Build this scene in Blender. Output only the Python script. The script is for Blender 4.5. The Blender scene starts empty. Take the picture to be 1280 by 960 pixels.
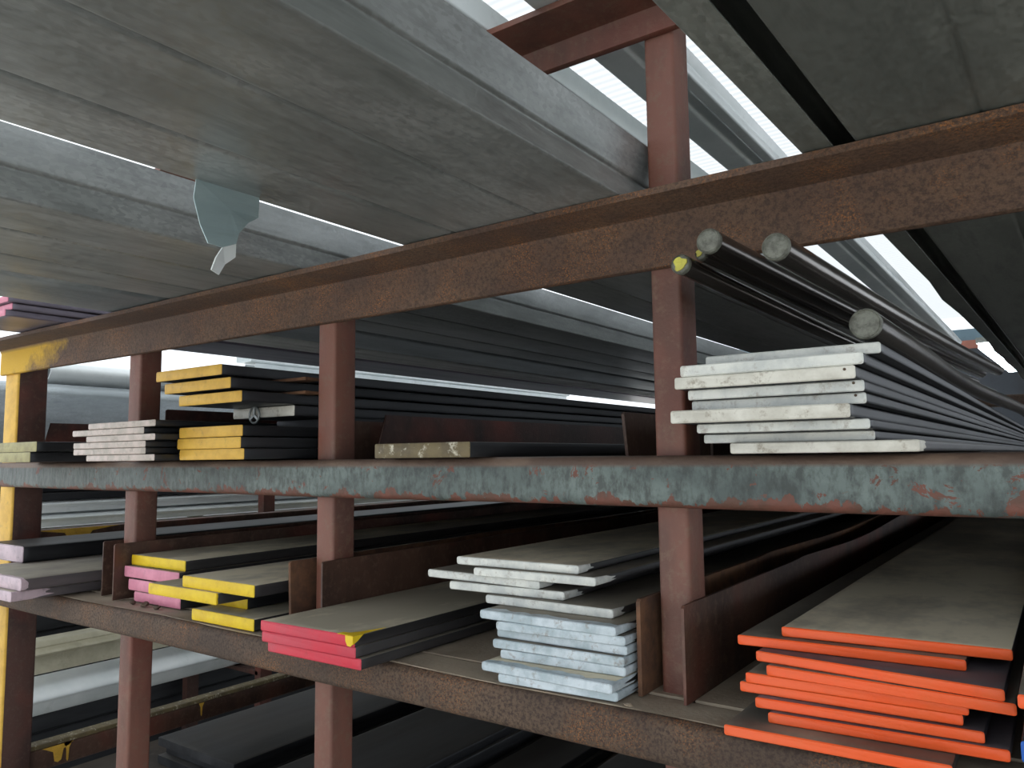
import bpy, bmesh, math, random
from mathutils import Vector, Matrix
random.seed(7)
S = bpy.context.scene
COL = S.collection
H = 1.35                     # eye height; every z below is relative to the eye and gets +H

# ------------------------------------------------------------------ camera
YAW, PITCH, ROLL, FPX = 0.619504526, 0.094361771, -0.0114203, 963.09
def cam_axes():
    cy, sy, cp, sp = math.cos(YAW), math.sin(YAW), math.cos(PITCH), math.sin(PITCH)
    f = Vector((-sy*cp, cy*cp, sp)); r = Vector((cy, sy, 0)); u = r.cross(f)
    cr, sr = math.cos(ROLL), math.sin(ROLL)
    return cr*r + sr*u, -sr*r + cr*u, -f
RR, UU, BB = cam_axes()
cd = bpy.data.cameras.new('camera'); cam = bpy.data.objects.new('camera', cd); COL.objects.link(cam)
cam.matrix_world = Matrix(((RR.x, UU.x, BB.x, 0), (RR.y, UU.y, BB.y, 0), (RR.z, UU.z, BB.z, H), (0, 0, 0, 1)))
cd.sensor_width = 36; cd.lens = FPX*36/1280; cd.clip_start = .02; cd.clip_end = 200
S.camera = cam

def ray(u, v):
    return RR*((u-640)/FPX) + UU*((480-v)/FPX) - BB
def at_z(u, v, z):           # point of the place seen at (u, v) that lies at height z (eye-relative)
    d = ray(u, v); return d*(z/d.z)
def at_y(u, v, y):
    d = ray(u, v); return d*(y/d.y)
def at_x(u, v, x):
    d = ray(u, v); return d*(x/d.x)

# ------------------------------------------------------------------ materials
def rgb(r, g, b):
    f = lambda c: ((c/255+.055)/1.055)**2.4 if c > 10 else c/255/12.92
    return (f(r), f(g), f(b), 1)
class NT:
    def __init__(s, name):
        s.m = bpy.data.materials.new(name); s.m.use_nodes = True
        s.t = s.m.node_tree; s.n = s.t.nodes; s.l = s.t.links
        s.b = s.n['Principled BSDF']
        tc = s.n.new('ShaderNodeTexCoord'); oi = s.n.new('ShaderNodeObjectInfo')
        a = s.n.new('ShaderNodeVectorMath'); a.operation = 'MULTIPLY_ADD'
        cb = s.n.new('ShaderNodeCombineXYZ')
        for i in range(3): s.l.new(oi.outputs['Random'], cb.inputs[i])
        s.l.new(cb.outputs[0], a.inputs[0]); a.inputs[1].default_value = (17, 31, 23)
        s.l.new(tc.outputs['Object'], a.inputs[2]); s.co = a.outputs[0]; s.raw = tc.outputs['Object']
        s.sep = None
    def axis(s, i):
        if not s.sep:
            s.sep = s.n.new('ShaderNodeSeparateXYZ'); s.l.new(s.raw, s.sep.inputs[0])
        return s.sep.outputs[i]
    def noise(s, scale, detail=4, rough=.6, stretch=(1, 1, 1), lo=.4, hi=.6, dist=0):
        mp = s.n.new('ShaderNodeMapping'); mp.inputs['Scale'].default_value = stretch
        s.l.new(s.co, mp.inputs[0])
        n = s.n.new('ShaderNodeTexNoise'); n.inputs['Scale'].default_value = scale
        n.inputs['Detail'].default_value = detail; n.inputs['Roughness'].default_value = rough
        n.inputs['Distortion'].default_value = dist
        s.l.new(mp.outputs[0], n.inputs['Vector'])
        return s.rng(n.outputs['Fac'], lo, hi)
    def voro(s, scale, stretch=(1, 1, 1)):
        mp = s.n.new('ShaderNodeMapping'); mp.inputs['Scale'].default_value = stretch
        s.l.new(s.co, mp.inputs[0])
        n = s.n.new('ShaderNodeTexVoronoi'); n.inputs['Scale'].default_value = scale
        s.l.new(mp.outputs[0], n.inputs['Vector'])
        h = s.n.new('ShaderNodeSeparateXYZ'); s.l.new(n.outputs['Color'], h.inputs[0]); return h.outputs[0]
    def rng(s, sock, lo, hi, a=0, b=1):
        r = s.n.new('ShaderNodeMapRange'); s.l.new(sock, r.inputs[0])
        r.inputs[1].default_value = lo; r.inputs[2].default_value = hi
        r.inputs[3].default_value = a; r.inputs[4].default_value = b; return r.outputs[0]
    def math(s, op, a, b):
        m = s.n.new('ShaderNodeMath'); m.operation = op
        for i, x in enumerate((a, b)):
            if isinstance(x, (int, float)): m.inputs[i].default_value = x
            else: s.l.new(x, m.inputs[i])
        m.use_clamp = False
        return m.outputs[0]
    def mix(s, fac, a, b):
        m = s.n.new('ShaderNodeMix'); m.data_type = 'RGBA'
        if isinstance(fac, (int, float)): m.inputs[0].default_value = fac
        else: s.l.new(fac, m.inputs[0])
        for i, x in ((6, a), (7, b)):
            if isinstance(x, tuple): m.inputs[i].default_value = x
            else: s.l.new(x, m.inputs[i])
        return m.outputs[2]
    def out(s, col, rough=.6, metal=0., bump=None, bs=.3, bd=.001, spec=None):
        if isinstance(col, tuple): s.b.inputs['Base Color'].default_value = col
        else: s.l.new(col, s.b.inputs['Base Color'])
        for nm, x in (('Roughness', rough), ('Metallic', metal)):
            if isinstance(x, (int, float)): s.b.inputs[nm].default_value = x
            else: s.l.new(x, s.b.inputs[nm])
        if spec is not None: s.b.inputs['Specular IOR Level'].default_value = spec
        if bump is not None:
            b = s.n.new('ShaderNodeBump'); b.inputs['Strength'].default_value = bs; b.inputs['Distance'].default_value = bd
            s.l.new(bump, b.inputs['Height']); s.l.new(b.outputs[0], s.b.inputs['Normal'])
        return s.m

def m_primer(name='red_oxide_primer', a=(122, 78, 64), b=(96, 64, 54), c=(120, 96, 78)):
    t = NT(name); n1 = t.noise(9, 5, .6, (1, 1, .35)); n2 = t.noise(60, 4, .7, lo=.52, hi=.66); n3 = t.noise(4, 3, lo=.5, hi=.75)
    c0 = t.mix(n1, rgb(*a), rgb(*b)); c0 = t.mix(t.math('MULTIPLY', n2, .5), c0, rgb(*c)); c0 = t.mix(t.math('MULTIPLY', n3, .6), c0, rgb(138, 66, 52))
    return t.out(c0, .55, 0, t.noise(180, 3), .25, .0006)
def m_rust():
    t = NT('rusted_brown_steel'); n1 = t.noise(7, 5, .6, (.6, 1, 1)); n2 = t.noise(190, 3, .7, lo=.42, hi=.62); n3 = t.noise(11, 4, lo=.45, hi=.7); n4 = t.noise(400, 2, .6, lo=.5, hi=.7)
    c = t.mix(n1, rgb(78, 62, 50), rgb(98, 79, 63)); c = t.mix(n2, c, rgb(58, 42, 34))
    c = t.mix(t.math('MULTIPLY', t.math('MULTIPLY', n3, n4), .8), c, rgb(170, 108, 52))
    return t.out(c, .75, 0, t.noise(220, 4, .7), .5, .001)
def m_rust_yellow():
    t = NT('rusted_brown_steel_with_yellow_overspray')
    n1 = t.noise(7, 5, .6, (.6, 1, 1)); n2 = t.noise(190, 3, .7, lo=.42, hi=.62); n3 = t.noise(11, 4, lo=.45, hi=.7); n4 = t.noise(400, 2, .6, lo=.5, hi=.7)
    c = t.mix(n1, rgb(86, 64, 52), rgb(102, 78, 61)); c = t.mix(t.math('MULTIPLY', n2, .8), c, rgb(60, 43, 35))
    c = t.mix(t.math('MULTIPLY', t.math('MULTIPLY', n3, n4), .8), c, rgb(176, 112, 52))
    x = t.rng(t.axis(0), -1.95, -2.5); nn = t.noise(14, 5, .7, lo=.3, hi=.7); z = t.rng(t.axis(2), H+.35, H+.262, .25, -.1)
    f = t.rng(t.math('ADD', t.math('ADD', x, t.math('MULTIPLY', nn, .45)), z), .72, 1.1)
    f = t.math('MULTIPLY', f, t.rng(t.axis(1), .975, .985)); f = t.math('MULTIPLY', f, t.rng(t.axis(2), H+.338, H+.328))
    c = t.mix(f, c, rgb(208, 164, 40))
    return t.out(c, .72, 0, t.noise(220, 4, .7), .5, .001)
def m_chipped():
    t = NT('chipped_grey_blue_paint')
    base = t.mix(t.noise(9, 4, .6, (.5, 1, 1)), rgb(80, 90, 88), rgb(112, 124, 120)); base = t.mix(t.math('MULTIPLY', t.noise(45, 5, .7, (1.6, 1, .8), .42, .62), .75), base, rgb(54, 58, 56))
    z = t.rng(t.axis(2), H-.07, H-.02, 0, 1)              # lower edge worn to primer
    n = t.noise(26, 6, .65, (1, 1, .55), .25, .75)
    f = t.rng(t.math('ADD', z, t.math('MULTIPLY', n, .9)), .58, .62)
    pr = t.mix(t.noise(30, 4), rgb(112, 68, 56), rgb(92, 62, 50))
    base = t.mix(t.math('MULTIPLY', t.rng(t.axis(0), -1.0, -2.2), .6), base, t.mix(t.noise(60, 4, .7, (1.6, 1, .3), .4, .6), rgb(72, 74, 72), rgb(104, 106, 104)))
    c = t.mix(f, pr, base)
    sp = t.rng(t.noise(20, 6, .75, (1, 1, 1), .3, .7, .6), .74, .78); c = t.mix(sp, c, pr)
    top = t.rng(t.axis(2), H-.017, H-.012); c = t.mix(top, c, t.mix(t.noise(20, 4, .6, (.4, 1, 1)), rgb(112, 92, 78), rgb(86, 68, 58)))
    return t.out(c, .6, 0, t.math('ADD', f, t.noise(120, 4)), .4, .0009)
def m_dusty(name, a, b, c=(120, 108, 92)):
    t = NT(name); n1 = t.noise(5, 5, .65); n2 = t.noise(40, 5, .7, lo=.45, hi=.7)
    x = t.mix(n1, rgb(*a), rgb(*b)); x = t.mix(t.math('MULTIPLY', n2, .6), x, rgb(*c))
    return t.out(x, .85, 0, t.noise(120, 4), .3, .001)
def m_galv(name='galvanised_sheet', a=(158, 161, 160), b=(126, 130, 128), rough=.38, sp=.55, metal=.45, grime=.35):
    t = NT(name); v = t.voro(210, (1, .6, 1)); n = t.noise(3.5, 5, .65, (1, .35, 1)); st = t.noise(55, 4, .7, (1, .12, 1), .48, .72)
    c = t.mix(t.math('MULTIPLY', v, sp), rgb(*a), rgb(*[min(255, k+40) for k in a])); c = t.mix(t.math('MULTIPLY', n, .8), c, rgb(*b))
    c = t.mix(t.math('MULTIPLY', st, grime), c, rgb(*[int(k*.72) for k in b]))
    r = t.rng(v, 0, 1, rough-.07, rough+.1)
    return t.out(c, r, metal, t.noise(6, 3, .5, (1, .3, 1)), .25, .004)
def m_mill(name, a=(86, 84, 85), b=(58, 57, 58), dust=(176, 166, 146), dfac=.5, metal=.45, rough=.42):
    t = NT(name); n1 = t.noise(9, 5, .6, (1, .12, 1)); n2 = t.noise(3.2, 6, .7, (1, .6, 1), .42, .68)
    c = t.mix(n1, rgb(*a), rgb(*b))
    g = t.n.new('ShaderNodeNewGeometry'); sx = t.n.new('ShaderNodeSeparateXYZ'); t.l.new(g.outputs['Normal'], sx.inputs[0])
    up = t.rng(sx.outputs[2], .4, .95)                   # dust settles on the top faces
    front = t.rng(t.axis(1), .0, 2.4, 1, .3)  # dust paler toward the front: yard light put into the colour
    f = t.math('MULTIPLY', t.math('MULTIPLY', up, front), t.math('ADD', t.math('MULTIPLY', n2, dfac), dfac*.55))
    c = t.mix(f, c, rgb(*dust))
    return t.out(c, t.rng(f, 0, 1, rough, .85), t.rng(f, 0, .6, metal, 0), t.noise(30, 4, .6, (1, .2, 1)), .15, .001)
def m_paint(name, a, b, wear=(110, 100, 92), wf=.35, sc=60, rough=.55):
    t = NT(name); n = t.noise(sc*.4, 5, .65); w = t.noise(sc, 5, .75, lo=.56, hi=.68)
    c = t.mix(n, rgb(*a), rgb(*b)); c = t.mix(t.math('MULTIPLY', w, wf), c, rgb(*wear))
    return t.out(c, rough, 0, t.noise(sc*2.5, 4), .3, .0006)

MT = dict(
    primer=m_primer(), primer_dark=m_primer('dark_brown_primer', (84, 56, 48), (62, 44, 40), (96, 78, 66)),
    rust=m_rust(), rusty=m_rust_yellow(), chip=m_chipped(),
    plate=m_primer('brown_divider_plate', (92, 66, 54), (66, 46, 38), (112, 90, 74)),
    plate_dark=m_primer('dark_red_divider_plate', (74, 46, 40), (54, 36, 32), (86, 66, 56)),
    edge_rust=m_dusty('brown_rusted_plate', (124, 88, 62), (84, 58, 44), (70, 52, 42)),
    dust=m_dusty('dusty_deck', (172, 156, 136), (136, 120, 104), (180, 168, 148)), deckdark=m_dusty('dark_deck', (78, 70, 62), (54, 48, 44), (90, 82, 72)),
    galv=m_galv(), galv_dark=m_galv('dark_galvanised_sheet', (136, 140, 134), (108, 112, 108), .5, .5), 
    galv_lt=m_galv('pale_galvanised_sheet', (176, 184, 188), (140, 148, 152), .4, .5, .6, .25),
    galv_flap=m_galv('torn_galvanised_flap', (196, 216, 218), (168, 190, 194), .4, .2, .5, .2),
    mill=m_mill('mill_scale_steel'), mill_dk=m_mill('dark_mill_scale', (66, 67, 70), (42, 43, 46), (110, 104, 94), .3),
    mill_dusty_lit=m_mill('dusty_lit_mill_scale', (86, 84, 85), (58, 57, 58), (224, 213, 186), 1.0),  # real dust, its colour raised to stand in for yard light on the tops
    mill_purple=m_mill('bluish_mill_scale', (88, 84, 92), (56, 58, 68), (134, 120, 122), .6),
    mill_lilac=m_mill('lilac_grey_mill_scale', (150, 142, 156), (116, 110, 124), (150, 140, 146), .4, .5, .35),
    mill_pale=m_mill('pale_mill_scale', (112, 104, 106), (86, 82, 84), (176, 168, 150), .9, .2),
    rodsteel=m_mill('bright_drawn_bar', (120, 114, 108), (78, 72, 68), (110, 104, 98), .1, .8, .22),
    cut=m_paint('sawn_bar_end', (120, 122, 112), (88, 88, 80), (60, 58, 50), .5, 220, .5),
    white=m_paint('white_paint', (226, 227, 220), (198, 201, 197), (146, 132, 118), .55, 55),
    white_blue=m_paint('bluish_white_paint', (204, 214, 220), (168, 182, 188), (132, 118, 106), .6, 60),
    white_cream=m_paint('cream_white_paint', (222, 219, 208), (198, 194, 182), (120, 102, 78), .6, 50),
    white_pink=m_paint('pinkish_white_paint', (206, 190, 182), (180, 170, 160), (130, 118, 104), .6, 60),
    yellow=m_paint('yellow_paint', (234, 200, 30), (220, 182, 24), (170, 140, 30), .35, 40),
    ochre=m_paint('dull_yellow_paint', (222, 176, 68), (204, 158, 58), (150, 122, 60), .45, 45),
    pink=m_paint('pink_paint', (224, 146, 168), (208, 130, 152), (170, 120, 130), .3, 40),
    lilac=m_paint('pale_lilac_paint', (204, 182, 190), (176, 158, 166), (120, 110, 112), .4, 40),
    red=m_paint('crimson_paint', (206, 52, 70), (194, 62, 78), (160, 60, 60), .3, 40),
    orange=m_paint('orange_paint', (242, 90, 35), (236, 97, 45), (200, 90, 60), .2, 30, .5),
    olive=m_paint('olive_cream_paint', (168, 160, 112), (146, 138, 98), (110, 100, 70), .4, 45),
    blue=m_paint('blue_paint', (30, 98, 190), (24, 84, 170), (40, 70, 110), .2, 30),
    speck=m_paint('flaking_olive_end', (112, 98, 66), (92, 80, 56), (206, 200, 180), .95, 55),
    yellowdaub=m_paint('pale_yellow_daub', (206, 200, 84), (180, 172, 76), (120, 110, 60), .4, 120),
    cream=m_paint('cream_coated_steel', (196, 190, 166), (170, 164, 140), (120, 112, 92), .3, 12, .4),
    coated=m_paint('white_coated_steel', (236, 240, 240), (222, 228, 228), (150, 150, 144), .2, 10, .3),
    wallg=m_paint('blue_grey_wall_paint', (96, 120, 132), (82, 104, 116), (70, 80, 84), .2, 3),
    darkwall=m_paint('dark_wall_cladding', (40, 46, 54), (30, 34, 40), (50, 52, 54), .2, 3),
    brick=m_paint('red_brown_wall_band', (150, 92, 76), (130, 80, 66), (90, 60, 50), .3, 4),
    conc=m_dusty('concrete_floor', (170, 170, 166), (150, 149, 144), (138, 136, 130)),
    roofm=m_paint('grey_roof_sheet', (150, 152, 150), (130, 132, 130), (110, 110, 108), .3, 2, .5),
    flake=m_paint('rust_flake', (190, 176, 156), (150, 130, 108), (110, 90, 70), .5, 200),
    dirt=m_dusty('dirt_crumb', (92, 76, 62), (66, 54, 44)),
)
def m_sky():
    t = NT('translucent_roof_sheet'); n = t.n; tr = n.new('ShaderNodeBsdfTranslucent'); tr.inputs[0].default_value = (.25, .262, .27, 1)
    df = n.new('ShaderNodeBsdfDiffuse'); df.inputs[0].default_value = (.8, .82, .82, 1)
    mx = n.new('ShaderNodeMixShader'); mx.inputs[0].default_value = .12
    t.l.new(tr.outputs[0], mx.inputs[1]); t.l.new(df.outputs[0], mx.inputs[2]); t.l.new(mx.outputs[0], n['Material Output'].inputs[0]); return t.m
MT['sky'] = m_sky()
def m_emit(nm, c, s):
    t = NT(nm); t.b.inputs['Emission Color'].default_value = c; t.b.inputs['Emission Strength'].default_value = s; return t.m
MT['lamp'] = m_emit('lamp_tube', (.85, .93, 1, 1), 30)

# ------------------------------------------------------------------ mesh helpers
def link(name, verts, faces, mat, parent=None, loc=(0, 0, 0), smooth=False, mats=None, fm=None):
    me = bpy.data.meshes.new(name); me.from_pydata([tuple(v) for v in verts], [], faces); me.validate()
    bm = bmesh.new(); bm.from_mesh(me); bmesh.ops.recalc_face_normals(bm, faces=bm.faces); bm.to_mesh(me); bm.free()
    for m in ([mat] if mats is None else mats): me.materials.append(MT[m])
    if fm:
        for p_, k in zip(me.polygons, fm): p_.material_index = k
    if smooth:
        for p_ in me.polygons: p_.use_smooth = len(p_.vertices) == 4
        me.set_sharp_from_angle(angle=math.radians(38))
    o = bpy.data.objects.new(name, me); COL.objects.link(o); o.location = loc
    if parent: o.parent = parent
    return o
def tag(o, label=None, cat=None, group=None, kind=None):
    if label: o['label'] = label
    if cat: o['category'] = cat
    if group: o['group'] = group
    if kind: o['kind'] = kind
    return o
def rrect(x0, x1, z0, z1, r, n=3):
    pts = []
    for cx, cz, a0 in ((x1-r, z1-r, 0), (x0+r, z1-r, 90), (x0+r, z0+r, 180), (x1-r, z0+r, 270)):
        for k in range(n+1):
            a = math.radians(a0 + 90*k/n); pts.append((cx+r*math.cos(a), cz+r*math.sin(a)))
    return pts
def thick(poly, t):                      # open polyline -> closed ring of thickness t
    L, R = [], []
    for i, p in enumerate(poly):
        a = Vector(poly[max(i-1, 0)]); b = Vector(poly[min(i+1, len(poly)-1)]); q = Vector(p)
        d1 = (q-a).normalized() if i else (b-q).normalized(); d2 = (b-q).normalized() if i < len(poly)-1 else d1
        n = Vector((-(d1.y+d2.y), d1.x+d2.x)).normalized(); c = max(.5, n.dot(Vector((-d1.y, d1.x))))
        L.append(q+n*t/2/c); R.append(q-n*t/2/c)
    return [tuple(v) for v in L] + [tuple(v) for v in reversed(R)]
def fillet(poly, r, n=4):                # round the inner corners of an open polyline
    out = [poly[0]]
    for i in range(1, len(poly)-1):
        p, a, b = Vector(poly[i]), Vector(poly[i-1]), Vector(poly[i+1])
        da, db = (a-p), (b-p); rr = min(r, da.length*.45, db.length*.45); s, e = p+da.normalized()*rr, p+db.normalized()*rr
        for k in range(n+1):
            t = k/n; out.append(tuple(s*(1-t)**2 + p*2*t*(1-t) + e*t*t))
    out.append(poly[-1]); return out
def sweep(profile, stations, f=None, axis='y', caps=True):
    # profile (a, z) swept along axis; f(k, s, a, z) -> displacement
    vs, fs = [], []; n = len(profile)
    for k, s in enumerate(stations):
        for (a, z) in profile:
            d = f(k, s, a, z) if f else (0, 0, 0)
            vs.append(((a+d[0], s+d[1], z+d[2]) if axis == 'y' else (s+d[1], a+d[0], z+d[2]) if axis == 'x' else (a+d[0], z+d[2], s+d[1])))
    for k in range(len(stations)-1):
        for i in range(n):
            j = (i+1) % n; fs.append((k*n+i, k*n+j, (k+1)*n+j, (k+1)*n+i))
    if caps:
        fs.append(tuple(range(n))); fs.append(tuple((len(stations)-1)*n+i for i in range(n)))
    return vs, fs
def upz(vs): return [(x, y, z+H) for x, y, z in vs]
def lin(a, b, n): return [a+(b-a)*i/n for i in range(n+1)]

# ------------------------------------------------------------------ the building
floor = tag(link('floor', [(-18, -18, 0), (12, -18, 0), (12, 23, 0), (-18, 23, 0), (-18, -18, -.1), (12, -18, -.1), (12, 23, -.1), (-18, 23, -.1)],
    [(0, 1, 2, 3), (7, 6, 5, 4), (0, 4, 5, 1), (1, 5, 6, 2), (2, 6, 7, 3), (3, 7, 4, 0)], 'conc'), kind='structure')
RZ = 3.2
def roof(name, x0, x1, mat):
    vs, fs = [], []; y = -3.0; k = 0; n = int(24/.0125)
    ys = [-3+24*i/n for i in range(n+1)]
    for yy in ys:
        z = RZ + .011*math.sin(yy/.1*2*math.pi)
        vs += [(x0, yy, z+H), (x1, yy, z+H)]
    for i in range(n): fs.append((2*i, 2*i+1, 2*i+3, 2*i+2))
    return tag(link(name, vs, fs, mat, smooth=True), kind='structure')
roof('window_1', -5.6, -.9, 'sky'); roof('ceiling', -.9, 6, 'roofm')
def box(name, x0, x1, y0, y1, z0, z1, mat, parent=None, r=.002, **kw):
    vs, fs = sweep(rrect(x0, x1, z0, z1, min(r, (x1-x0)*.4, (z1-z0)*.4), 2), [y0, y1]); return link(name, upz(vs), fs, mat, parent, **kw)
tag(box('wall_back', -9, 6, 21, 21.2, -H, 2.9, 'wallg', r=.01), kind='structure')
tag(box('trim_1', -9, 6, 20.95, 21, 2.42, 2.62, 'brick', r=.01), kind='structure')
tag(box('trim_2', -9, 6, 20.9, 21, -H, 2.41, 'darkwall', r=.01), kind='structure')

# ------------------------------------------------------------------ the rack
rack = bpy.data.objects.new('storage_rack', None); COL.objects.link(rack); rack.location = (-1.2, 1.0, 0)
tag(rack, 'brown welded steel storage rack with red primer posts and chipped grey-blue middle beam', 'rack')
def part(name, vs, fs, mat, **kw):
    o = link(name, [(x+1.2, y-1.0, z+H) for x, y, z in vs], fs, mat, rack, **kw)
    # bake the shift back so that textures use place coordinates
    me = o.data
    for v in me.vertices: v.co = (v.co.x-1.2, v.co.y+1.0, v.co.z)
    o.location = (1.2, -1.0, 0)
    return o
FT = .65                                          # post tops just under the top angle
def tube_post(x0, x1, y0, y1, z0=-H, z1=.648, mat='primer', fmats=None):
    prof = rrect(x0, x1, y0, y1, .006, 3)
    vs, fs = sweep([(a, b) for a, b in prof], lin(z0, z1, 24), axis='z')
    # axis 'z' puts (a, zprof) in x,y
    return part('post', [(v[0], v[1], v[2]) for v in vs], fs, mat, smooth=True) if not fmats else part('post', vs, fs, mat, smooth=True, mats=fmats[0], fm=fmats[1](vs, fs))
PX = [(-1.886, -1.832), (-1.180, -1.131), (-.468, -.422), (.244, .290)]
def pf(vs, fs):                                     # end post: yellow front face, brown sides
    out = []
    for f in fs:
        ym = sum(vs[i][1] for i in f)/len(f); out.append(1 if ym < 1.006 else 0)
    return out
p0 = tube_post(-2.60, -2.515, 1.0, 1.085, z1=.30, fmats=(['primer_dark', 'ochre'], pf)); p0['label'] = 'wide end post with a yellow painted front face'
for a, b in PX: tube_post(a, b, 1.0, 1.056, z1=.648 if a > -.5 else .30)
for a, b in [(-2.60, -2.52)] + PX: tube_post(a, b, 5.70, 5.756, z1=.33)
XA, XB = -2.61, .95
def angle(yw, yf, zt, zb, xa=XA, xb=XB, mat='rusty', name='crossbeam'):     # web at yw, top leg reaching out to yf
    t = .010
    pr = [(yf, zt), (yf, zt-t+.001), (yf+.002, zt-t), (yw-.012, zt-t), (yw-.004, zt-t-.003), (yw, zt-t-.012), (yw, zb+.002), (yw+.003, zb), (yw+t, zb), (yw+t, zt-.003), (yw+t-.003, zt), (yf+.003, zt+.001)]
    vs, fs = sweep(pr, lin(xa, xb, 60), lambda k, s, a, z: (random.uniform(-.0003, .0003), 0, .001*math.sin(s*5+1)*math.sin(s*2.3)-(.001 if z > zt-.02 else 0)), axis='x')
    return part(name, vs, fs, mat, smooth=True)
u_ = angle(.989, .908, .35, .262); u_['label'] = 'rusty brown angle beam with yellow overspray on its left end'
angle(.989, .908, .66, .608, -3.2, XB, 'primer')
def chan(y0, y1, zt, zb, xa, xb, mat, r=.009, lab=None):
    t = .008
    pr = fillet([(y1, zt-t/2), (y0+t/2, zt-t/2), (y0+t/2, zb+t/2), (y1, zb+t/2)], r, 4)
    pr = thick(pr, t)
    vs, fs = sweep(pr, lin(xa, xb, 80), lambda k, s, a, z: (0, 0, .0006*math.sin(s*7)-.0006), axis='x')
    o = part('crossbeam', vs, fs, mat, smooth=True)
    if lab: o['label'] = lab
    return o
chan(.965, 1.06, 0, -.070, -2.555, XB, 'chip', .010, 'middle beam with flaking grey-blue paint over red primer')
lowb = chan(.908, 1.06, -.324, -.382, -2.61, XB, 'rust', .012, 'lower beam of speckled rusty brown steel')
chan(.95, 1.06, -.918, -.985, -2.61, XB, 'rust')
for zt in (.35, 0, -.324, -.918): chan(5.64, 5.76, zt, zt-.07, -2.61, XB, 'rust')
# dust lying on the lower beam's top leg
vs, fs = sweep(rrect(.918, .984, -.3245, -.3228, .0006, 1), lin(-2.4, XB, 60), lambda k, s, a, z: (.004*math.sin(s*11)+random.uniform(-.002, .002) if a < .95 else 0, 0, 0), axis='x')
part('dust_layer', vs, fs, 'dust')
# decks
def deck(z, mat, y0=.987, xa=-2.5, xb=.9):
    xs = [xa, -1.84, -1.13, -.42, xb]
    for a, b in zip(xs, xs[1:]):
        vs, fs = sweep(rrect(a+.004, b-.004, z-.004, z, .001, 1), lin(y0, 5.7, 12), lambda k, s, x, zz: (0, 0, .0008*math.sin(s*3+x*4))); part('deck_sheet', vs, fs, mat)
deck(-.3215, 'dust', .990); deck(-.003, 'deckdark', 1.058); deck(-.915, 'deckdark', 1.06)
# upright divider plates on both sides of the posts
def divider(x, y0, z0, zt, mat='plate', t=.005, slant=0., wave=0., y1=5.6, lab=None, rr=0.):
    ys = [y0, y0+.004, y0+.012] + lin(y0+.03, y1, 60)
    def f(k, s, a, z):
        up = 1 if z > (z0+zt)/2 else 0
        w = wave*math.sin(s*4.2+x*9)*(1 if s > y0+.5 else 0)*up
        cut = (-.003 if (k == 0 and up) else 0)
        return (wave*.8*math.sin(s*2.6+x*7)*min(1, max(0, s-y0-.4)), slant*up*max(0, 1-k/6), w+cut)
    vs, fs = sweep([(x, z0), (x+t, z0), (x+t, zt), (x, zt)], ys, f)
    o = part('divider_plate', vs, fs, mat)
    if lab: o['label'] = lab
    return o
ZL = -.3210
divider(-.486, .965, ZL, -.194, 'edge_rust', .006, 0, .004, lab='short-fronted rusty divider plate left of the near post')
divider(-.420, .962, ZL, -.196, 'plate', .004, 0, .006)
divider(-1.198, .955, ZL, -.190, 'edge_rust', .006, -.004, .003); divider(-1.126, .968, ZL, -.188, 'plate', .004, 0, .003)
divider(-1.906, .962, ZL, -.192, 'plate', .004, 0, .002); divider(-1.820, .944, ZL, -.192, 'plate', .004, 0, .002)
divider(-.560, 1.09, -.002, .068, 'plate', .005, -.012, 0, y1=5.6); divider(-.416, 1.075, -.002, .03, 'plate', .004)
divider(-1.200, 1.06, -.002, .078, 'plate', .004); divider(-1.100, 1.075, -.002, .086, 'plate_dark', .004, .03, 0, 5.6)
divider(-1.822, 1.062, -.002, .128, 'plate_dark', .004); divider(-2.50, 1.06, -.002, .118, 'plate_dark', .005, .03)
# side rails running into the rack at its left end
def siderail(z0, z1, mat='rust', x=-2.56):
    vs, fs = sweep(rrect(x-.02, x+.02, z0, z1, .005, 2), lin(1.09, 5.64, 30)); return part('side_rail', vs, fs, mat)
siderail(-.245, -.205, 'plate'); siderail(-.915, -.852, 'plate')
vs, fs = sweep(rrect(-2.585, -2.539, -.852, -.838, .003, 2), lin(1.09, 5.7, 30)); part('side_rail', vs, fs, 'speck')
def drip(y, z, w, h):
    vs = []; n = 10
    x = -2.537
    pts = [(-w, 0), (w, 0), (w*.8, -h*.1), (w*.35, -h*.3), (w*.22, -h*.9), (0, -h), (-w*.2, -h*.9), (-w*.3, -h*.35), (-w*.75, -h*.12)]
    vs = [(x, y+a, z+b) for a, b in pts] + [(x+.002, y+a, z+b) for a, b in pts]; m = len(pts)
    fs = [tuple(range(m)), tuple(range(m, 2*m))] + [(i, (i+1) % m, m+(i+1) % m, m+i) for i in range(m)]
    o = part('paint_drip', vs, fs, 'ochre'); o['label'] = 'yellow paint drip'
for u, v, w, h in ((70, 932, .045, .05), (82, 930, .012, .055), (249, 884, .010, .045)):
    d = ray(u, v); d *= -2.55/d.x; drip(d.y, -.852, w, h)
d = ray(95, 655); d *= -2.55/d.x; drip(d.y, -.206, .13, .036)

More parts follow.
